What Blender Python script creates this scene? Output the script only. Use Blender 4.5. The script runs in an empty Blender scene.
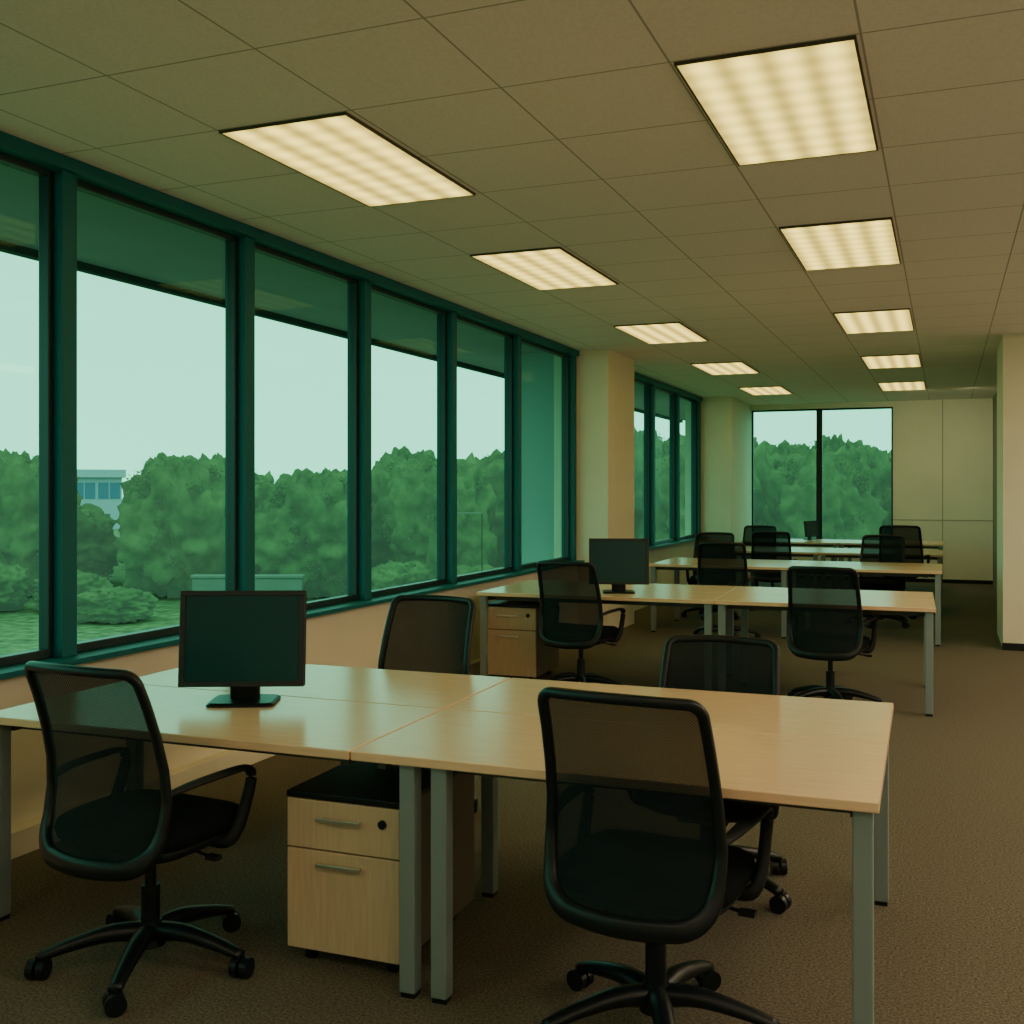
import bpy, bmesh, math, random
from mathutils import Vector, Matrix, noise
random.seed(7)
PI = math.pi
R = math.radians
C = bpy.context.scene.collection

# ------------------------------------------------------------------ helpers
def bx(bm, x0, x1, y0, y1, z0, z1):
    v = [bm.verts.new(p) for p in [(x0,y0,z0),(x1,y0,z0),(x1,y1,z0),(x0,y1,z0),(x0,y0,z1),(x1,y0,z1),(x1,y1,z1),(x0,y1,z1)]]
    for f in [(0,3,2,1),(4,5,6,7),(0,1,5,4),(1,2,6,5),(2,3,7,6),(3,0,4,7)]:
        bm.faces.new([v[i] for i in f])

def loft(bm, rings, cap=True, closed=False):
    vr = [[bm.verts.new(p) for p in r] for r in rings]
    n = len(vr[0])
    m = len(vr)
    for i in range(m if closed else m-1):
        a, b = vr[i], vr[(i+1) % m]
        for k in range(n):
            bm.faces.new([a[k], a[(k+1) % n], b[(k+1) % n], b[k]])
    if cap and not closed:
        bm.faces.new(list(reversed(vr[0])))
        bm.faces.new(vr[-1])

def val(r, i, n):
    if isinstance(r, (list, tuple)):
        t = i/(n-1)*(len(r)-1)
        k = min(int(t), len(r)-2)
        return r[k]*(1-(t-k)) + r[k+1]*(t-k)
    return r

def sweep(bm, pts, rx, ry, n=8, closed=False, up=(0,0,1)):
    pts = [Vector(p) for p in pts]
    up = Vector(up)
    rings = []
    m = len(pts)
    for i, p in enumerate(pts):
        if closed:
            t = pts[(i+1) % m]-pts[i-1]
        else:
            t = pts[min(i+1, m-1)]-pts[max(i-1, 0)]
        t.normalize()
        s = t.cross(up)
        if s.length < 1e-4: s = t.cross(Vector((0.3,1,0.2)))
        s.normalize()
        u = s.cross(t)
        a, b = val(rx, i, m), val(ry, i, m)
        rings.append([p + s*(a*math.cos(2*PI*k/n)) + u*(b*math.sin(2*PI*k/n)) for k in range(n)])
    loft(bm, rings, True, closed)

def smooth_path(pts, k=6):
    pts = [Vector(p) for p in pts]
    out = []
    for i in range(len(pts)-1):
        p0 = pts[max(i-1,0)]; p1 = pts[i]; p2 = pts[i+1]; p3 = pts[min(i+2,len(pts)-1)]
        for j in range(k):
            t = j/k
            out.append(0.5*((2*p1)+(-p0+p2)*t+(2*p0-5*p1+4*p2-p3)*t*t+(-p0+3*p1-3*p2+p3)*t**3))
    out.append(pts[-1])
    return out

def cyl(bm, p0, p1, r, n=16, r2=None):
    p0, p1 = Vector(p0), Vector(p1)
    sweep(bm, [p0, p1], [r, r2 if r2 is not None else r], [r, r2 if r2 is not None else r], n)

def obj(name, bm, m, parent=None, smooth=False, bevel=0.0, loc=None):
    bmesh.ops.recalc_face_normals(bm, faces=bm.faces)
    me = bpy.data.meshes.new(name)
    bm.to_mesh(me); bm.free()
    me.materials.append(m)
    if smooth:
        for p in me.polygons: p.use_smooth = True
    o = bpy.data.objects.new(name, me)
    C.objects.link(o)
    if parent: o.parent = parent
    if loc: o.location = loc
    if bevel:
        b = o.modifiers.new('bevel', 'BEVEL'); b.width = bevel; b.segments = 2; b.limit_method = 'ANGLE'
    return o

def tag(o, label, cat, group=None):
    o['label'] = label; o['category'] = cat
    if group: o['group'] = group
    return o

def thing(name, label, cat, loc=(0,0,0), rz=0, group=None):
    o = bpy.data.objects.new(name, None); C.objects.link(o)
    o.location = loc; o.rotation_euler = (0,0,rz); o.empty_display_size = 0.1
    return tag(o, label, cat, group)

def struct(name, bm, m, parent=None, **k):
    o = obj(name, bm, m, parent, **k)
    if not parent: o['kind'] = 'structure'
    return o

def B(): return bmesh.new()
def boxbm(*a):
    b = B(); bx(b, *a); return b

def dup(o, parent=None):
    c = o.copy(); C.objects.link(c)
    if parent: c.parent = parent
    for ch in list(o.children):
        dup(ch, c)
    return c

# ------------------------------------------------------------------ materials
def mat(name, col, rough=0.5, metal=0.0, noise=0.0, nscale=20, bump=0.0, bscale=200, spec=0.5, stretch=None):
    m = bpy.data.materials.new(name); m.use_nodes = True
    nt = m.node_tree; p = nt.nodes['Principled BSDF']
    p.inputs['Base Color'].default_value = col
    p.inputs['Roughness'].default_value = rough
    p.inputs['Metallic'].default_value = metal
    p.inputs['Specular IOR Level'].default_value = spec
    tc = nt.nodes.new('ShaderNodeTexCoord')
    src = tc.outputs['Object']
    if stretch:
        mp = nt.nodes.new('ShaderNodeMapping'); mp.inputs['Scale'].default_value = stretch
        nt.links.new(src, mp.inputs['Vector']); src = mp.outputs['Vector']
    if noise:
        n = nt.nodes.new('ShaderNodeTexNoise'); n.inputs['Scale'].default_value = nscale; n.inputs['Detail'].default_value = 5
        nt.links.new(src, n.inputs['Vector'])
        r = nt.nodes.new('ShaderNodeValToRGB')
        r.color_ramp.elements[0].position = 0.3; r.color_ramp.elements[1].position = 0.7
        r.color_ramp.elements[0].color = tuple(c*(1-noise) for c in col[:3])+(1,)
        r.color_ramp.elements[1].color = tuple(min(1, c*(1+noise)) for c in col[:3])+(1,)
        nt.links.new(n.outputs['Fac'], r.inputs['Fac']); nt.links.new(r.outputs['Color'], p.inputs['Base Color'])
    if bump:
        n2 = nt.nodes.new('ShaderNodeTexNoise'); n2.inputs['Scale'].default_value = bscale
        nt.links.new(src, n2.inputs['Vector'])
        b = nt.nodes.new('ShaderNodeBump'); b.inputs['Strength'].default_value = bump; b.inputs['Distance'].default_value = 0.01
        nt.links.new(n2.outputs['Fac'], b.inputs['Height']); nt.links.new(b.outputs['Normal'], p.inputs['Normal'])
    return m

M = {}
M['wall'] = mat('cream_paint', (0.80,0.72,0.55,1), 0.8, noise=0.03, nscale=3, bump=0.05)
M['wall_side'] = mat('pale_paint', (0.70,0.66,0.56,1), 0.9)
M['wall_shaded'] = mat('shaded_paint', (0.22,0.20,0.14,1), 0.9)  # shade on the far right wall, put into its base colour
M['panel'] = mat('wall_panel', (0.80,0.79,0.62,1), 0.7, noise=0.03, nscale=2)
M['joint'] = mat('panel_joint', (0.40,0.38,0.28,1), 0.9)
M['carpet'] = mat('carpet', (0.175,0.152,0.108,1), 1.0, noise=0.5, nscale=110, bump=0.8, bscale=260, spec=0.1)
M['frame'] = mat('teal_frame', (0.002,0.125,0.140,1), 0.5, spec=0.25)
M['frame_dark'] = mat('dark_gasket', (0.003,0.024,0.026,1), 0.4)
M['wood'] = mat('maple_laminate', (0.82,0.56,0.34,1), 0.24, noise=0.06, nscale=6, stretch=(1,14,14))
M['drawer'] = mat('drawer_laminate', (0.64,0.48,0.30,1), 0.4, noise=0.08, nscale=6, stretch=(14,14,1))
M['case'] = mat('pedestal_case', (0.13,0.11,0.085,1), 0.5, noise=0.05)
M['silver'] = mat('grey_powder_metal', (0.23,0.30,0.29,1), 0.4, metal=0.2)
M['rail'] = mat('dark_steel_rail', (0.05,0.055,0.05,1), 0.5)
M['chrome'] = mat('brushed_metal', (0.7,0.7,0.62,1), 0.3, metal=1)
M['light_trim'] = mat('light_trim', (0.07,0.065,0.045,1), 0.6)
M['black'] = mat('black_plastic', (0.004,0.008,0.010,1), 0.38, spec=0.35)
M['blackmatt'] = mat('black_textured_plastic', (0.006,0.010,0.012,1), 0.6, bump=0.1, spec=0.3)
M['bezel'] = mat('monitor_bezel', (0.012,0.018,0.020,1), 0.45)
M['fabric'] = mat('black_fabric', (0.005,0.008,0.009,1), 0.95, noise=0.3, nscale=300, bump=0.3, bscale=500, spec=0.1)
M['screen'] = mat('screen_glass', (0.004,0.050,0.054,1), 0.3, spec=0.3)
M['soffit'] = mat('soffit_concrete', (0.44,0.37,0.44,1), 0.9, noise=0.05, nscale=2)
M['fascia'] = mat('dark_fascia', (0.03,0.04,0.045,1), 0.7)
M['fin'] = mat('exterior_panel', (0.32,0.42,0.42,1), 0.9)
M['grass'] = mat('grass', (0.145,0.165,0.07,1), 1, noise=0.6, nscale=2.6)
M['bark'] = mat('bark', (0.06,0.05,0.03,1), 1, noise=0.3, nscale=8)
M['concrete'] = mat('pale_concrete', (0.20,0.215,0.18,1), 0.9, noise=0.06, nscale=2)
M['white'] = mat('white_render', (0.40,0.46,0.56,1), 0.8)
M['bluewin'] = mat('blue_window', (0.08,0.18,0.32,1), 0.3)

def leaf_mat():
    m = bpy.data.materials.new('leaves'); m.use_nodes = True
    nt = m.node_tree; p = nt.nodes['Principled BSDF']; p.inputs['Roughness'].default_value = 0.9
    p.inputs['Specular IOR Level'].default_value = 0.0
    tc = nt.nodes.new('ShaderNodeTexCoord')
    n = nt.nodes.new('ShaderNodeTexNoise'); n.inputs['Scale'].default_value = 1.1; n.inputs['Detail'].default_value = 9; n.inputs['Roughness'].default_value = 0.65
    nt.links.new(tc.outputs['Object'], n.inputs['Vector'])
    r = nt.nodes.new('ShaderNodeValToRGB')
    r.color_ramp.elements[0].position = 0.34; r.color_ramp.elements[1].position = 0.70
    r.color_ramp.elements[0].color = (0.038,0.060,0.020,1)
    r.color_ramp.elements[1].color = (0.125,0.17,0.06,1)
    nt.links.new(n.outputs['Fac'], r.inputs['Fac']); nt.links.new(r.outputs['Color'], p.inputs['Base Color'])
    # aerial haze put into the leaves as a faint even glow
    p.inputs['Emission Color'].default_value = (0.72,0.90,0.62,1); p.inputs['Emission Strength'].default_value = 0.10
    return m
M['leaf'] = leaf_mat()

def ceiling_mat():
    m = bpy.data.materials.new('ceiling_tiles'); m.use_nodes = True
    nt = m.node_tree; p = nt.nodes['Principled BSDF']; p.inputs['Roughness'].default_value = 0.95
    p.inputs['Specular IOR Level'].default_value = 0.1
    L = nt.links.new
    tc = nt.nodes.new('ShaderNodeTexCoord'); sp = nt.nodes.new('ShaderNodeSeparateXYZ')
    L(tc.outputs['Object'], sp.inputs[0])
    def line(sock, off):
        a = nt.nodes.new('ShaderNodeMath'); a.operation = 'SUBTRACT'; L(sock, a.inputs[0]); a.inputs[1].default_value = off
        b = nt.nodes.new('ShaderNodeMath'); b.operation = 'PINGPONG'; L(a.outputs[0], b.inputs[0]); b.inputs[1].default_value = 0.32
        c = nt.nodes.new('ShaderNodeMath'); c.operation = 'LESS_THAN'; L(b.outputs[0], c.inputs[0]); c.inputs[1].default_value = 0.0042
        return c.outputs[0]
    a = line(sp.outputs['X'], -0.26); b = line(sp.outputs['Y'], 3.72)
    mx = nt.nodes.new('ShaderNodeMath'); mx.operation = 'MAXIMUM'; L(a, mx.inputs[0]); L(b, mx.inputs[1])
    n = nt.nodes.new('ShaderNodeTexNoise'); n.inputs['Scale'].default_value = 90; n.inputs['Detail'].default_value = 4
    L(tc.outputs['Object'], n.inputs['Vector'])
    r = nt.nodes.new('ShaderNodeValToRGB'); r.color_ramp.elements[0].position=0.35; r.color_ramp.elements[1].position=0.6
    r.color_ramp.elements[0].color=(0.82,0.77,0.75,1); r.color_ramp.elements[1].color=(0.88,0.83,0.81,1)
    L(n.outputs['Fac'], r.inputs['Fac'])
    mix = nt.nodes.new('ShaderNodeMix'); mix.data_type='RGBA'
    L(mx.outputs[0], mix.inputs['Factor']); L(r.outputs['Color'], mix.inputs['A']); mix.inputs['B'].default_value=(0.42,0.40,0.36,1)
    L(mix.outputs['Result'], p.inputs['Base Color'])
    bp = nt.nodes.new('ShaderNodeBump'); bp.inputs['Strength'].default_value=0.15; bp.inputs['Distance'].default_value=0.005
    L(n.outputs['Fac'], bp.inputs['Height']); L(bp.outputs['Normal'], p.inputs['Normal'])
    return m
M['ceiling'] = ceiling_mat()

def glass_mat():
    m = bpy.data.materials.new('green_glass'); m.use_nodes = True
    nt = m.node_tree; nt.nodes.clear(); L = nt.links.new
    o = nt.nodes.new('ShaderNodeOutputMaterial'); t = nt.nodes.new('ShaderNodeBsdfTransparent')
    t.inputs['Color'].default_value = (0.34,0.90,0.73,1)
    g = nt.nodes.new('ShaderNodeBsdfGlossy'); g.inputs['Roughness'].default_value=0.03; g.inputs['Color'].default_value=(0.5,0.9,0.8,1)
    mx = nt.nodes.new('ShaderNodeMixShader'); mx.inputs[0].default_value = 0.02; L(t.outputs[0], mx.inputs[1]); L(g.outputs[0], mx.inputs[2])
    L(mx.outputs[0], o.inputs[0])
    return m
M['glass'] = glass_mat()

def mesh_mat():
    m = bpy.data.materials.new('chair_mesh_fabric'); m.use_nodes = True
    nt = m.node_tree; L = nt.links.new; p = nt.nodes['Principled BSDF']
    p.inputs['Base Color'].default_value=(0.005,0.012,0.013,1); p.inputs['Roughness'].default_value=0.8
    p.inputs['Specular IOR Level'].default_value=0.2
    tc = nt.nodes.new('ShaderNodeTexCoord'); sp = nt.nodes.new('ShaderNodeSeparateXYZ'); L(tc.outputs['Object'], sp.inputs[0])
    def wave(s):
        a = nt.nodes.new('ShaderNodeMath'); a.operation='MULTIPLY'; L(s, a.inputs[0]); a.inputs[1].default_value=2*PI/0.0085
        b = nt.nodes.new('ShaderNodeMath'); b.operation='SINE'; L(a.outputs[0], b.inputs[0])
        return b.outputs[0]
    mu = nt.nodes.new('ShaderNodeMath'); mu.operation='MULTIPLY'; L(wave(sp.outputs['X']), mu.inputs[0]); L(wave(sp.outputs['Z']), mu.inputs[1])
    ma = nt.nodes.new('ShaderNodeMath'); ma.operation='MULTIPLY_ADD'; L(mu.outputs[0], ma.inputs[0]); ma.inputs[1].default_value=0.05; ma.inputs[2].default_value=0.095
    t = nt.nodes.new('ShaderNodeBsdfTransparent')
    mx = nt.nodes.new('ShaderNodeMixShader'); L(ma.outputs[0], mx.inputs[0]); L(p.outputs[0], mx.inputs[1]); L(t.outputs[0], mx.inputs[2])
    L(mx.outputs[0], nt.nodes['Material Output'].inputs[0])
    return m
M['mesh'] = mesh_mat()

def diffuser_mat():
    m = bpy.data.materials.new('light_diffuser'); m.use_nodes = True
    nt = m.node_tree; nt.nodes.clear(); L = nt.links.new
    o = nt.nodes.new('ShaderNodeOutputMaterial'); e = nt.nodes.new('ShaderNodeEmission')
    e.inputs['Color'].default_value=(1.0,0.75,0.15,1)
    tc = nt.nodes.new('ShaderNodeTexCoord'); sp = nt.nodes.new('ShaderNodeSeparateXYZ'); L(tc.outputs['Generated'], sp.inputs[0])
    def cosw(s, k, amp):
        a = nt.nodes.new('ShaderNodeMath'); a.operation='MULTIPLY'; L(s, a.inputs[0]); a.inputs[1].default_value=2*PI*k
        b = nt.nodes.new('ShaderNodeMath'); b.operation='COSINE'; L(a.outputs[0], b.inputs[0])
        c = nt.nodes.new('ShaderNodeMath'); c.operation='MULTIPLY_ADD'; L(b.outputs[0], c.inputs[0]); c.inputs[1].default_value=-amp; c.inputs[2].default_value=1
        return c.outputs[0]
    mu = nt.nodes.new('ShaderNodeMath'); mu.operation='MULTIPLY'; L(cosw(sp.outputs['X'],4,0.40), mu.inputs[0]); L(cosw(sp.outputs['Y'],9,0.12), mu.inputs[1])
    m2 = nt.nodes.new('ShaderNodeMath'); m2.operation='MULTIPLY'; L(mu.outputs[0], m2.inputs[0]); m2.inputs[1].default_value=1.9
    L(m2.outputs[0], e.inputs['Strength']); L(e.outputs[0], o.inputs[0])
    return m
M['diffuser'] = diffuser_mat()

# ------------------------------------------------------------------ room shell
CH = 3.04
struct('floor', boxbm(-3.9,4.6,-2.1,19.5,-0.12,0), M['carpet'])
struct('ceiling', boxbm(-3.9,4.6,-2.1,19.5,CH,CH+0.12), M['ceiling'])
struct('ceiling_overhang', boxbm(-5.3,-3.9,-6,23,CH,CH+0.4), M['soffit'])
b = B(); bx(b,-3.9,-3.68,-2.1,19.3,0,0.76); bx(b,-3.9,-3.68,-2.1,-1.8,0.76,CH)
struct('wall_left', b, M['wall'])
struct('baseboard_left', boxbm(-3.68,-3.61,-2.0,11.05,0,0.11), M['wall'], bevel=0.004)
b = B(); bx(b,-3.95,-3.34,11.05,12.1,0,CH)
struct('wall_left_pier', b, M['wall'])
struct('wall_left_fin', boxbm(-4.48,-3.95,11.05,11.4,-3,CH), M['fin'])
struct('wall_left_pier_far', boxbm(-3.95,-3.20,17.4,19.3,0,CH), M['wall'])
b = B()
bx(b,-3.95,-3.2,19.3,19.5,0,CH); bx(b,-3.2,-0.83,19.3,19.5,0,0.66); bx(b,-3.2,-0.83,19.3,19.5,2.95,CH); bx(b,-0.83,0.9,19.3,19.5,0,CH)
struct('wall_back', b, M['panel'])
struct('trim_1', boxbm(-0.06,-0.045,19.292,19.3,0.1,CH), M['joint'])
struct('trim_2', boxbm(-0.83,0.71,19.292,19.3,1.03,1.045), M['joint'])
struct('baseboard_back', boxbm(-3.2,0.71,19.28,19.3,0,0.06), M['blackmatt'])
struct('wall_right_far', boxbm(0.71,0.95,12.75,19.3,0,CH), M['wall_shaded'])
struct('wall_right_partition', boxbm(0.51,4.5,11.41,12.75,0,CH), M['wall'])
struct('baseboard_right', boxbm(0.50,4.5,11.395,11.41,0,0.07), M['blackmatt'])
struct('wall_right', boxbm(4.5,4.7,-2.1,11.41,0,CH), M['wall_side'])
struct('wall_rear', boxbm(-3.9,4.7,-2.3,-2.1,0,CH), M['wall_side'])

WN = 0
GX = -3.77
def window(y0, y1, z0, z1, back=False):
    """one bay: frame with a pane as its child; in the left wall or the back wall"""
    global WN
    WN += 1
    f = 0.03
    b = B()
    def q(a0,a1,c0,c1,dd=0.03):
        if back: bx(b, a0,a1, 19.40-dd,19.40+dd, c0,c1)
        else: bx(b, GX-dd,GX+dd, a0,a1, c0,c1)
    q(y0,y0+f,z0,z1); q(y1-f,y1,z0,z1); q(y0+f,y1-f,z0,z0+f+0.01); q(y0+f,y1-f,z1-f,z1)
    w = struct('window_%d' % WN, b, M['frame_dark'], bevel=0.004)
    b = B()
    if back: vs=[(y0+f,19.40,z0+f),(y1-f,19.40,z0+f),(y1-f,19.40,z1-f),(y0+f,19.40,z1-f)]
    else: vs=[(GX,y0+f,z0+f),(GX,y1-f,z0+f),(GX,y1-f,z1-f),(GX,y0+f,z1-f)]
    b.faces.new([b.verts.new(v) for v in vs])
    obj('pane', b, M['glass'], w)

TN = 2
def trim(bm, m, **k):
    global TN
    TN += 1
    return struct('trim_%d' % TN, bm, m, **k)
def run(edges, ys, ye):
    trim(boxbm(-3.86,-3.60,ys,ye,0.76,0.785), M['frame'], bevel=0.002)
    trim(boxbm(-3.86,-3.66,ys,ye,2.98,CH), M['frame'], bevel=0.002)
    for e in edges:
        trim(boxbm(-3.83,-3.69,e-0.045,e+0.045,0.785,2.98), M['frame'], bevel=0.002)
    for a, c in zip(edges[:-1], edges[1:]):
        window(a+0.045, c-0.045, 0.785, 2.98)
run([-1.75,-0.35,1.05,2.43,3.80,5.17,6.53,7.94,9.38,11.00], -1.8, 11.05)
run([12.15,13.0,14.4,15.87,17.35], 12.1, 17.4)
window(-3.2,-2.06,0.66,2.95,True); window(-2.02,-0.83,0.66,2.95,True)
trim(boxbm(-2.06,-2.02,19.33,19.45,0.66,2.95), M['frame_dark'])
trim(boxbm(-5.34,-5.27,-6,23,2.99,CH+0.4), M['fascia'])

# ------------------------------------------------------------------ ceiling lights
ords = ['nearest','second','third','fourth','farthest']
def ceiling_light():
    t = thing('ceiling_light','x','ceiling light')
    b = B(); w=0.305; l=0.635; f=0.008
    bx(b,-w,w,-l,-l+f,-0.012,0); bx(b,-w,w,l-f,l,-0.012,0); bx(b,-w,-w+f,-l+f,l-f,-0.012,0); bx(b,w-f,w,-l+f,l-f,-0.012,0)
    obj('frame', b, M['light_trim'], t)
    obj('diffuser', boxbm(-w+f,w-f,-l+f,l-f,-0.010,0), M['diffuser'], t)
    return t
proto = ceiling_light(); used=False
for side, cx in (('right',-0.58),('left',-2.51)):
    for i, k in enumerate((0,4,9,14,19)):
        t = dup(proto) if used else proto
        used = True
        t.location = (cx, 3.72+0.64*k+0.64, CH)
        t['label'] = 'glowing rectangular ceiling panel light, %s in the %s row of ceiling lights' % (ords[i], side)
        t['group'] = 'recessed ceiling panel lights'
# added fill lamps, out of view behind the camera and to its right
for x, y, e in ((-2.5,-0.3,13),(-0.58,-0.3,13),(1.34,-0.3,17),(3.2,-0.3,23),(1.34,2.4,30),(3.2,2.4,40),(3.2,4.36,48),(2.2,6.92,48),(3.6,6.92,48),(3.0,10.1,48)):
    l = bpy.data.lights.new('fill_lamp','AREA'); l.shape='RECTANGLE'; l.size=0.6; l.size_y=1.25; l.energy=e; l.color=(1.0,0.80,0.55)
    o = bpy.data.objects.new('fill_lamp', l); C.objects.link(o); o.location=(x,y,CH-0.02)
# added spots without fixtures, brightening the back wall
for x in (-0.45, 0.35):
    l = bpy.data.lights.new('back_wall_fill','SPOT'); l.energy=26; l.color=(1.0,0.88,0.52); l.spot_size=R(120); l.spot_blend=1.0; l.shadow_soft_size=0.0
    o = bpy.data.objects.new('back_wall_fill', l); C.objects.link(o); o.location=(x,16.8,2.95)
    o.rotation_euler = Vector((0.0,2.3,-1.7)).to_track_quat('-Z','Y').to_euler()

# ------------------------------------------------------------------ desks
def leg(x, y, parent, h=0.71, nm='leg'):
    r = 0.026
    l = obj(nm, boxbm(x-r,x+r,y-r,y+r,0.015,h), M['silver'], parent, bevel=0.004)
    obj('foot_glide', boxbm(x-0.022,x+0.022,y-0.022,y+0.022,0,0.016), M['black'], l)
def desk(w, d, label, loc, rz, legs, group=None):
    """local: user side is -y, origin at centre of the desk on the floor"""
    t = thing('office_desk', label, 'desk', loc, rz, group)
    obj('tabletop', boxbm(-w/2+0.0032,w/2-0.0032,-d/2,d/2-0.0032,0.712,0.74), M['wood'], t, bevel=0.003)
    b = B()
    bx(b,-w/2+0.08,w/2-0.08,-d/2+0.12,-d/2+0.15,0.672,0.712)
    bx(b,-w/2+0.08,w/2-0.08,d/2-0.06,d/2-0.03,0.672,0.712)
    bx(b,-w/2+0.05,-w/2+0.08,-d/2+0.085,d/2-0.01,0.672,0.712); bx(b,w/2-0.08,w/2-0.05,-d/2+0.085,d/2-0.01,0.672,0.712)
    obj('frame_rail', b, M['rail'], t)
    for lx, ly in legs: leg(lx, ly, t)
    return t

def row(x0, y0, wr, wl, d, ang, name, labels=None, near_r=None, near_l=None, far_l=None):
    a = R(ang)
    def P(lx, ly): return (x0+lx*math.cos(a)-ly*math.sin(a), y0+lx*math.sin(a)+ly*math.cos(a), 0)
    i = 0
    for side, cx, w in (('right', -wr/2, wr), ('left', -wr-wl/2, wl)):
        for far in (False, True):
            lab = labels[i] if labels else 'pale wood desk at the %s %s of the %s row of desks' % ('far' if far else 'near', side, name)
            i += 1
            lo = 0.045; ly = -d/2+0.055
            if not far:
                if side=='right': legs = [(w/2-lo,ly)]+[(-w/2+q,ly) for q in (near_r or (0.05,))]
                else: legs = [(-w/2+lo,ly)]+[(w/2-q,ly) for q in ((0.05,) if near_l is None else near_l)]
                desk(w, d, lab, P(cx, d/2), a, legs, 'bench desks in rows')
            else:
                legs = [(-w/2+lo,ly),(w/2-0.10,d/2-0.2)] if side=='right' else [(w/2-lo,ly if far_l is None else far_l),(-w/2+0.07,ly)]
                desk(w, d, lab, P(cx, d*1.5), a+PI, legs, 'bench desks in rows')
row(-0.155,2.91,1.54,1.50,0.695,1.0,'front', [
    'large light wood desk nearest the camera, with a mesh chair pulled up to it',
    'light wood desk at the far right of the front row, low chair tucked behind',
    'light wood desk at front left with the big monitor, drawer pedestal beneath',
    'light wood desk at the far left of the front row, by the windows'], near_r=(0.18,0.285), near_l=(), far_l=0.28)
row(-0.06,7.84,1.50,1.86,0.62,1.5,'second')
row(-0.03,11.4,1.48,1.48,0.6,0,'third')
row(-0.03,14.3,1.48,1.48,0.6,0,'fourth')
row(-0.03,17.0,1.48,1.48,0.6,0,'last')

# ------------------------------------------------------------------ drawer pedestals
def pedestal(label, loc, rz):
    t = thing('drawer_pedestal', label, 'drawer unit', loc, rz, 'drawer pedestals under desks')
    w, d = 0.205, 0.60
    obj('case', boxbm(-w,w,0.02,d,0.055,0.545), M['case'], t, bevel=0.003)
    obj('top_panel', boxbm(-w-0.002,w+0.002,0.0,d,0.545,0.565), M['black'], t, bevel=0.003)
    for z0, z1 in ((0.385,0.541),(0.058,0.380)):
        dr = obj('drawer', boxbm(-w+0.002,w-0.002,0,0.02,z0,z1), M['drawer'], t, bevel=0.003)
        zz = z1-0.055 if z0>0.2 else z1-0.04
        b = B(); bx(b,-0.085,0.075,-0.024,-0.016,zz-0.006,zz+0.006); bx(b,-0.080,-0.070,-0.017,0.001,zz-0.005,zz+0.005); bx(b,0.060,0.070,-0.017,0.001,zz-0.005,zz+0.005)
        obj('handle', b, M['chrome'], dr, bevel=0.001)
        if z0>0.2:
            b = B(); cyl(b,(0.145,0.0,0.49),(0.145,-0.008,0.49),0.014,16); obj('lock', b, M['black'], dr)
    for x in (-0.15,0.15):
        for y in (0.07,0.52):
            b = B(); cyl(b,(x-0.012,y,0.027),(x+0.012,y,0.027),0.027,16); bx(b,x-0.015,x+0.015,y-0.012,y+0.012,0.03,0.055)
            obj('caster', b, M['black'], t)
    return t
pedestal('two-drawer wood pedestal with keyhole under the front left desk', (-1.785,2.99,0), R(1))
p2 = pedestal('two-drawer wood pedestal under the left end of the second desk row', (-3.22,7.95,0), R(1.5))
p2.scale = (1.1,1.0,1.12)

# ------------------------------------------------------------------ chairs
BW = 0.24
ZB, ZT = 0.405, 1.000
def yprof(z):
    pts = [(0.35,-0.300),(0.42,-0.272),(0.50,-0.242),(0.60,-0.225),(0.70,-0.232),(0.80,-0.255),(0.90,-0.288),(1.02,-0.338)]
    z = min(max(z, 0.35), 1.02)
    for (a, ya), (c, yc) in zip(pts[:-1], pts[1:]):
        if z <= c:
            t = (z-a)/(c-a); return ya+(yc-ya)*t
    return pts[-1][1]
def bpt(x, z):
    return (x, yprof(z)+0.045*(x/BW)**2, z)
def spow(v, e): return math.copysign(abs(v)**e, v)
def bwid(z):
    w = 0.242 - 0.020*max(0,(z-0.6)/0.4)
    if z < 0.6: w *= 1-0.12*((0.6-z)/0.2)**2
    return w
RT, RB = 0.036, 0.075
def hwid(z):
    """half width of the back outline at height z, rounded corners included"""
    w = bwid(z)
    if z > ZT-RT:
        q = (z-(ZT-RT))/RT; return w-RT*(1-math.sqrt(max(0,1-q*q)))
    if z < ZB+RB:
        q = ((ZB+RB)-z)/RB; return w-RB*(1-math.sqrt(max(0,1-q*q)))
    return w
def superring(w, d, z, n=32, e=4.0, cy=0.0, dip=0.0):
    out = []
    for k in range(n):
        t = 2*PI*k/n
        x = w*spow(math.cos(t),2/e); y = d*spow(math.sin(t),2/e)
        zz = z - dip*max(0, y/d)**3
        out.append((x, y+cy, zz))
    return out
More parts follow.
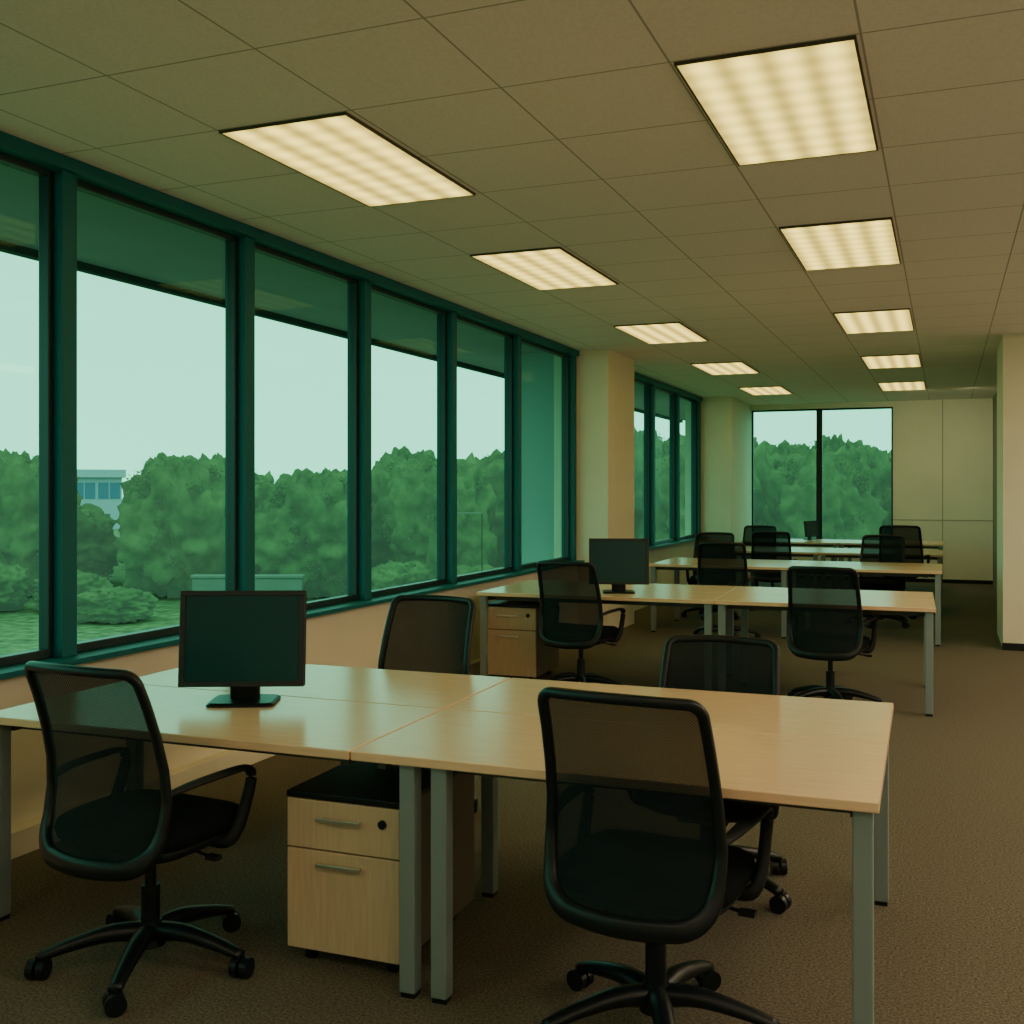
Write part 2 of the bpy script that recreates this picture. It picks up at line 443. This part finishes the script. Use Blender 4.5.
def make_chair():
    t = thing('office_chair','x','chair')
    b = B(); cyl(b,(0,0,0.065),(0,0,0.145),0.048,20,0.036); obj('hub', b, M['black'], t, smooth=False)
    for k in range(5):
        a = 2*PI*k/5 + R(9)
        dx, dy = math.cos(a), math.sin(a)
        b = B()
        sweep(b, smooth_path([(dx*0.02,dy*0.02,0.108),(dx*0.12,dy*0.12,0.116),(dx*0.24,dy*0.24,0.095),(dx*0.335,dy*0.335,0.068)],4), [0.036,0.032,0.027,0.022], [0.034,0.028,0.021,0.015], 10)
        lg = obj('leg', b, M['black'], t, smooth=True)
        b = B(); px, py = dx*0.335, dy*0.335
        ta = a + 0.9*k
        ax, ay = math.cos(ta), math.sin(ta)
        for s in (-1, 1):
            cyl(b,(px+ax*0.005*s,py+ay*0.005*s,0.032),(px+ax*0.029*s,py+ay*0.029*s,0.032),0.032,18)
        cyl(b,(px,py,0.03),(px,py,0.075),0.010,10)
        obj('caster', b, M['black'], lg)
    b = B(); cyl(b,(0,0,0.12),(0,0,0.26),0.030,18); cyl(b,(0,0,0.26),(0,0,0.38),0.018,18)
    obj('gas_lift', b, M['black'], t)
    b = B(); bx(b,-0.10,0.10,-0.15,0.12,0.355,0.42); obj('tilt_mechanism', b, M['black'], t, bevel=0.015)
    b = B(); sweep(b, smooth_path([(0.07,0.02,0.39),(0.16,0.02,0.388),(0.25,0.0,0.385)],4), 0.006,0.005,8); bx(b,0.24,0.285,-0.014,0.014,0.378,0.392)
    obj('lever', b, M['black'], t)
    b = B(); loft(b, [superring(0.20,0.18,0.395,cy=0.0), superring(0.235,0.215,0.418,cy=0.0), superring(0.240,0.22,0.44)]); obj('seat_pan', b, M['blackmatt'], t, smooth=True)
    b = B()
    loft(b, [superring(0.225,0.210,0.430,cy=0.01), superring(0.250,0.238,0.443,cy=0.01,dip=0.012), superring(0.256,0.245,0.470,cy=0.01,dip=0.018), superring(0.248,0.236,0.496,cy=0.01,dip=0.022), superring(0.222,0.21,0.510,cy=0.01,dip=0.02), superring(0.12,0.11,0.511,cy=0.01,dip=0.006)])
    obj('seat', b, M['fabric'], t, smooth=True)
    # outline of the back: up the right side, across the top, down the left, along the bottom
    right = []
    for k in range(9):      # bottom corner
        q = PI/2*k/8
        z = ZB+RB*(1-math.cos(q)); right.append((bwid(z)-RB*(1-math.sin(q)), z))
    for k in range(1,20):
        z = ZB+RB+(ZT-RT-ZB-RB)*k/20; right.append((bwid(z), z))
    for k in range(7):
        q = PI/2*k/6
        z = ZT-RT+RT*math.sin(q); right.append((bwid(z)-RT*(1-math.cos(q)), z))
    left = [(-x,z) for x,z in reversed(right)]
    tw = right[-1][0]; bw_ = right[0][0]
    top = [(tw*(1-2*k/10), ZT+0.004*(1-(1-2*k/10)**2)) for k in range(1,10)]
    bot = [(-bw_*(1-2*k/8), ZB-0.006*(1-(1-2*k/8)**2)) for k in range(1,8)]
    even = [Vector(bpt(x,z)) for x,z in right+top+left+bot]
    m = len(even)
    rr = [0.0150 + (0.010 if p.z<0.46 else 0.0) + (0.004 if p.z < 0.6 else 0) for p in even]
    b = B(); rings = []; up = Vector((0,1,0))
    for i,p in enumerate(even):
        tt = (even[(i+1)%m]-even[i-1]).normalized(); s = tt.cross(up).normalized(); u = s.cross(tt)
        r = sum(rr[(i+q)%m] for q in range(-3,4))/7
        # flattened section: squarish superellipse
        rings.append([p+s*(r*spow(math.cos(2*PI*k/12),0.7))+u*((r*0.3+0.009)*spow(math.sin(2*PI*k/12),0.7)) for k in range(12)])
    loft(b, rings, closed=True)
    obj('back_frame', b, M['black'], t, smooth=True)
    b = B(); grid = []
    NV, NU = 40, 16
    for i in range(NV+1):
        z = ZB+0.004+(ZT-ZB-0.006)*i/NV
        hw = hwid(z)
        grid.append([b.verts.new(bpt(hw*(-1+2*k/NU), z)) for k in range(NU+1)])
    for i in range(NV):
        for k in range(NU):
            b.faces.new([grid[i][k],grid[i][k+1],grid[i+1][k+1],grid[i+1][k]])
    obj('back_mesh', b, M['mesh'], t, smooth=True)
    b = B()
    sweep(b, smooth_path([(0,-0.08,0.392),(0,-0.18,0.392),(0,-0.24,0.398),(0,-0.275,0.408)],4), [0.06,0.07,0.10,0.13],[0.020,0.018,0.014,0.014],10)
    obj('back_bracket', b, M['black'], t, smooth=True)
    for s in (-1,1):
        b = B()
        sweep(b, smooth_path([(s*0.17,0.06,0.415),(s*0.25,0.075,0.412),(s*0.272,0.11,0.46),(s*0.276,0.155,0.56),(s*0.276,0.165,0.615),(s*0.276,0.13,0.638),(s*0.272,0.02,0.640),(s*0.262,-0.10,0.635),(s*0.240,-0.19,0.620)],5), [0.015,0.016,0.018,0.018,0.020,0.024,0.026,0.022,0.012],[0.018,0.022,0.024,0.020,0.014,0.010,0.010,0.010,0.010],10, up=(0.0,0.01,1))
        obj('armrest', b, M['blackmatt'], t, smooth=True)
    return t
chair0 = make_chair(); cused=[False]
FIXED = ('hub','leg','gas_lift')
def place_chair(x, y, deg, label, lift=0.0):
    c = dup(chair0) if cused[0] else chair0
    cused[0] = True
    c.location = (x,y,0); c.rotation_euler = (0,0,R(deg))
    c['label'] = label; c['group'] = 'black mesh office chairs'
    if lift:
        for ch in c.children:
            if ch.name.split('.')[0] not in FIXED: ch.location.z += lift
    return c
place_chair(-0.765,3.0,-5,'black mesh office chair nearest the camera, back to us at the front right desk')
place_chair(-2.40,2.82,-4,'black mesh office chair at far left, in front of the large monitor')
place_chair(-2.36,4.50,176,'black mesh office chair behind the front row, between monitor and windows',0.0)
place_chair(-0.86,4.18,180,'low black mesh office chair behind the front right desk, mostly hidden by it',-0.085)
place_chair(-2.57,7.80,-6,'black mesh office chair at second row, left, beside the small monitor')
place_chair(-0.76,7.94,-6,'black mesh office chair at the right of the second row, back to us')
place_chair(-2.12,11.15,5,'black mesh office chair at near left side of the third row')
place_chair(-0.70,12.98,175,'black mesh office chair behind the right desk of the third row')
place_chair(-0.49,14.05,-5,'raised black mesh office chair at near right of the fourth row',0.10)
place_chair(-2.62,13.0,185,'black mesh office chair behind the left desk of the third row')
place_chair(-2.08,14.2,4,'black mesh office chair at near left side of the fourth row')
place_chair(-2.55,15.85,178,'black mesh office chair behind the left desk of the fourth row')

# ------------------------------------------------------------------ monitors
def make_monitor():
    t = thing('computer_monitor','x','monitor')
    tilt = R(-6)
    rot = Matrix.Translation((0,0.0,0.245)) @ Matrix.Rotation(tilt,4,'X')
    def rb(*a):
        b = boxbm(*a); b.transform(rot); return b
    h, w = 0.178, 0.232
    obj('housing', rb(-w,w,0.0,0.035,-h,h), M['blackmatt'], t, bevel=0.006)
    b = B(); f=0.019
    bx(b,-w,w,-0.010,0.0,-h,-h+f); bx(b,-w,w,-0.010,0.0,h-f,h); bx(b,-w,-w+f,-0.010,0.0,-h+f,h-f); bx(b,w-f,w,-0.010,0.0,-h+f,h-f)
    b.transform(rot); obj('bezel', b, M['bezel'], t, bevel=0.002)
    obj('screen', rb(-w+f,w-f,-0.003,0.001,-h+f,h-f), M['screen'], t)
    obj('stand_neck', boxbm(-0.055,0.055,0.035,0.065,0.01,0.24), M['black'], t, bevel=0.006)
    b = B(); loft(b,[superring(0.125,0.10,0.0,cy=0.03,e=9),superring(0.125,0.10,0.008,cy=0.03,e=9),superring(0.115,0.09,0.014,cy=0.03,e=9)]); obj('stand_base', b, M['black'], t)
    return t
mon = make_monitor()
def place_monitor(x,y,deg,label,first=[True]):
    c = mon if first[0] else dup(mon); first[0]=False
    c.location=(x,y,0.7402); c.rotation_euler=(0,0,R(deg)); c['label']=label; c['group']='black desktop monitors'
    return c
place_monitor(-2.44,3.37,24,'large black desktop monitor on the front left desk')
place_monitor(-2.36,8.10,18,'black desktop monitor on the second row desk beside a mesh chair')
place_monitor(-2.00,17.9,66,'small distant monitor on the last desk row, before the back window').scale = (0.8,0.8,0.72)

# ------------------------------------------------------------------ outdoors
GZ = -3.0
b = B(); vs=[(-260,-60,GZ),(60,-60,GZ),(60,260,GZ),(-260,260,GZ)]; b.faces.new([b.verts.new(v) for v in vs])
struct('ground', b, M['grass'])
struct('wall_outer_base', boxbm(-3.9,-3.7,-2.1,19.5,-3.0,-0.12), M['soffit'])
def out(px, Z, z=GZ):
    u = (px-512)/1080
    return (Z*(-0.3729+0.9279*u), Z*(0.9279+0.3729*u), z)
rnd = random.Random(3)
def crown_bm(H, Rad, z0, n=64, leaves=230, s0=0.022, s1=0.05):
    b = B()
    def lump(c, rx, rz, seed, sub=3):
        r_ = bmesh.ops.create_icosphere(b, subdivisions=sub, radius=1.0)
        for v in r_['verts']:
            d = v.co.normalized()
            # boxier than a ball so that neighbours close up into one belt
            q = 1/max(0.001,(abs(d.x)**3+abs(d.y)**3+abs(d.z)**3)**(1/3))
            k = q*(1 + 0.26*noise.noise(d*2.3+Vector((seed,0,0))) + 0.22*noise.noise(d*6+Vector((0,seed,0)))+0.10*noise.noise(d*14+Vector((0,seed,0))))
            v.co = Vector((c[0]+d.x*rx*k, c[1]+d.y*rx*k, c[2]+d.z*rz*k))
    lump((0,0,(z0+H)*0.46), Rad*0.86, H*0.45, rnd.random()*50, 5)
    for i in range(n):
        t = (i+rnd.random())/n
        z = z0 + (H-z0)*(0.04+0.88*t)
        rad = Rad*(max(0.03,1-((t-0.4)/0.68)**2))**0.35 if t>0.4 else Rad
        a = i*2.4+rnd.random()*1.2; rr = rad*(0.60+0.30*rnd.random())
        cx, cy = rr*math.cos(a), rr*math.sin(a)
        r = Rad*(0.10+0.15*rnd.random())
        for k in range(leaves):
            d = Vector((rnd.gauss(0,1),rnd.gauss(0,1),rnd.gauss(0,0.7)+0.2)).normalized()
            p = Vector((cx,cy,z))+d*r*(0.2+0.75*rnd.random())
            s = s0+s1*rnd.random()
            nn = (d+Vector((rnd.gauss(0,1),rnd.gauss(0,1),rnd.gauss(0,1)))*0.6).normalized(); e1 = nn.orthogonal().normalized(); e2 = nn.cross(e1)
            b.faces.new([b.verts.new(p+e1*s), b.verts.new(p+e2*s*0.8), b.verts.new(p-e1*s), b.verts.new(p-e2*s*0.8)])
    mr = max(max(abs(v.co.x), abs(v.co.y)) for v in b.verts); mz = max(v.co.z for v in b.verts)
    for v in b.verts: v.co = Vector((v.co.x*Rad/mr, v.co.y*Rad/mr, max(0.02, v.co.z*H/mz)))
    return b
def make_tree(H, Rad, z0, name='tree', **k):
    t = thing(name,'x','tree' if name=='tree' else 'shrub')
    bm_ = crown_bm(H,Rad,z0,**k)
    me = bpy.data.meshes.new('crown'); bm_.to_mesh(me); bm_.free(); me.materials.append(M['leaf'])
    for p in me.polygons: p.use_smooth = True
    o = bpy.data.objects.new('crown', me); C.objects.link(o); o.parent = t
    b = B(); sweep(b, smooth_path([(0,0,0),(0.05,0.02,H*0.2),(0,0.05,H*0.45)],4),[0.09*Rad,0.05*Rad],[0.09*Rad,0.05*Rad],8); obj('trunk', b, M['bark'], t, smooth=True)
    return t
protos = [make_tree(6.0, 2.7, 0.2) for i in range(4)]
taken = [False]*4
placed = []
YAW = math.atan2(434,1080)
belt = 'leafy green tree in the dense belt of trees outside the windows'
def put_tree(px, Z, top, k, label, fat=1.0):
    loc = out(px, Z)
    for q in placed:
        if math.hypot(q[0]-loc[0], q[1]-loc[1]) < 5.2: return
    placed.append(loc)
    H = (490-top)*Z/1080 + 1.54 - GZ
    t = dup(protos[k]) if taken[k] else protos[k]
    taken[k] = True
    t.location = loc
    t.scale = (fat, fat, H/6.0); t.rotation_euler = (0,0,YAW+rnd.randint(0,3)*PI/2)
    t['label'] = label; t['group'] = 'trees beyond the windows'
def toph(px):
    if px < 60: return 450
    if px < 150: return 502
    if px < 230: return 457
    if px < 370: return 466
    if px < 600: return 453
    if px < 730: return 432
    return 441
put_tree(184, 46, 455, 1, 'round green tree just right of the distant white building')
put_tree(8, 46, 448, 0, 'green tree just left of the distant white building')
put_tree(-120, 46, 452, 2, belt)
n = 0
for Z, off in ((46,314),(51.5,-52),(57,-100),(62.5,-60),(68,-110),(73.5,-70)):
    step = 5.42*1080/Z
    px = off
    while px < 1010:
        tp = toph(px)+int(6*math.sin(px*0.045+Z))+rnd.randint(-4,4)
        inside = 38 < px < 165
        n += 1
        if inside: tp = max(tp, 500+rnd.randint(0,8))
        if not (inside and Z > 55):
            put_tree(px, Z, tp, n%4, belt)
        px += step
shr = make_tree(2.4, 1.45, 0.05, 'shrub', n=24, leaves=110, s0=0.03, s1=0.05); first=True
for Z, off in ((40.6,-92),(37.4,-50)):
    for i in range(13):
        px = off+82*i
        if 150 < px < 345 or px > 960: continue
        if Z < 38 and px < 300 and i % 2: continue
        t = shr if first else dup(shr); first=False
        t.location = out(px, Z); s = (0.65 if Z>38 else 0.3)+0.3*rnd.random(); t.scale=(1,1,s*0.9); t.rotation_euler=(0,0,YAW+rnd.randint(0,3)*PI/2)
        t['label']='low green shrub at the foot of the tree belt outside'; t['group']='low shrubs outside the windows'
for px0, px1, lab in ((192,226,'short pale concrete wall in the grass, seen through the second window'),(250,302,'longer pale concrete wall in the grass, seen through the third window')):
    p = Vector(out(px0,41.5)); q = Vector(out(px1,41.5)); d=(q-p)
    b = B(); bx(b,0,d.length,0,0.3,0,1.15)
    t = thing('garden_wall', lab, 'wall', (p.x,p.y,GZ), math.atan2(d.y,d.x), 'pale low walls outside')
    obj('wall_body', b, M['concrete'], t, bevel=0.02)
    obj('coping', boxbm(-0.05,d.length+0.05,-0.05,0.35,1.15,1.27), M['concrete'], t, bevel=0.02)
p = out(482,34)
t = thing('street_lamp','thin lamp post with a horizontal arm among the trees outside','street lamp',p,R(22))
b=B(); cyl(b,(0,0,0),(0,0,3.80),0.015,10); obj('pole', b, M['bark'], t)
b=B(); bx(b,-0.80,0.05,-0.03,0.03,3.80,3.84); obj('lamp_arm', b, M['concrete'], t)
p = out(100,125)
t = thing('distant_building','low pale blue building with a window band, far beyond the trees','building',p,R(45))
obj('body', boxbm(-6,2.4,0,8,0,6.0), M['white'], t)
obj('roof', boxbm(-6.6,2.8,-0.7,8.6,6.0,6.9), M['white'], t)
for k in range(3):
    w = obj('window', boxbm(-5.6+2.7*k,-3.2+2.7*k,-0.06,0,3.5,5.4), M['bluewin'], t)
    obj('mullion', boxbm(-4.45+2.7*k,-4.35+2.7*k,-0.10,-0.06,3.5,5.4), M['white'], w)

# ------------------------------------------------------------------ sky
w = bpy.data.worlds.new('sky'); bpy.context.scene.world = w; w.use_nodes = True
nt = w.node_tree; bg = nt.nodes['Background']
tc = nt.nodes.new('ShaderNodeTexCoord'); sp = nt.nodes.new('ShaderNodeSeparateXYZ'); rp = nt.nodes.new('ShaderNodeValToRGB')
nt.links.new(tc.outputs['Generated'], sp.inputs[0]); nt.links.new(sp.outputs['Z'], rp.inputs['Fac']); nt.links.new(rp.outputs['Color'], bg.inputs['Color'])
rp.color_ramp.elements[0].color = (0.56,0.98,0.76,1); rp.color_ramp.elements[1].color = (0.50,0.76,0.62,1)
rp.color_ramp.elements[0].position = 0.0; rp.color_ramp.elements[1].position = 0.6
bg.inputs['Strength'].default_value = 2.4

# ------------------------------------------------------------------ camera
cd = bpy.data.cameras.new('camera'); cam = bpy.data.objects.new('camera', cd); C.objects.link(cam)
cam.location = (0,0,1.54); cam.rotation_euler = (PI/2,0,math.atan2(434,1080))
cd.sensor_width = 36; cd.lens = 36*1080/1024; cd.shift_y = -22/1024; cd.clip_end = 1000
bpy.context.scene.camera = cam
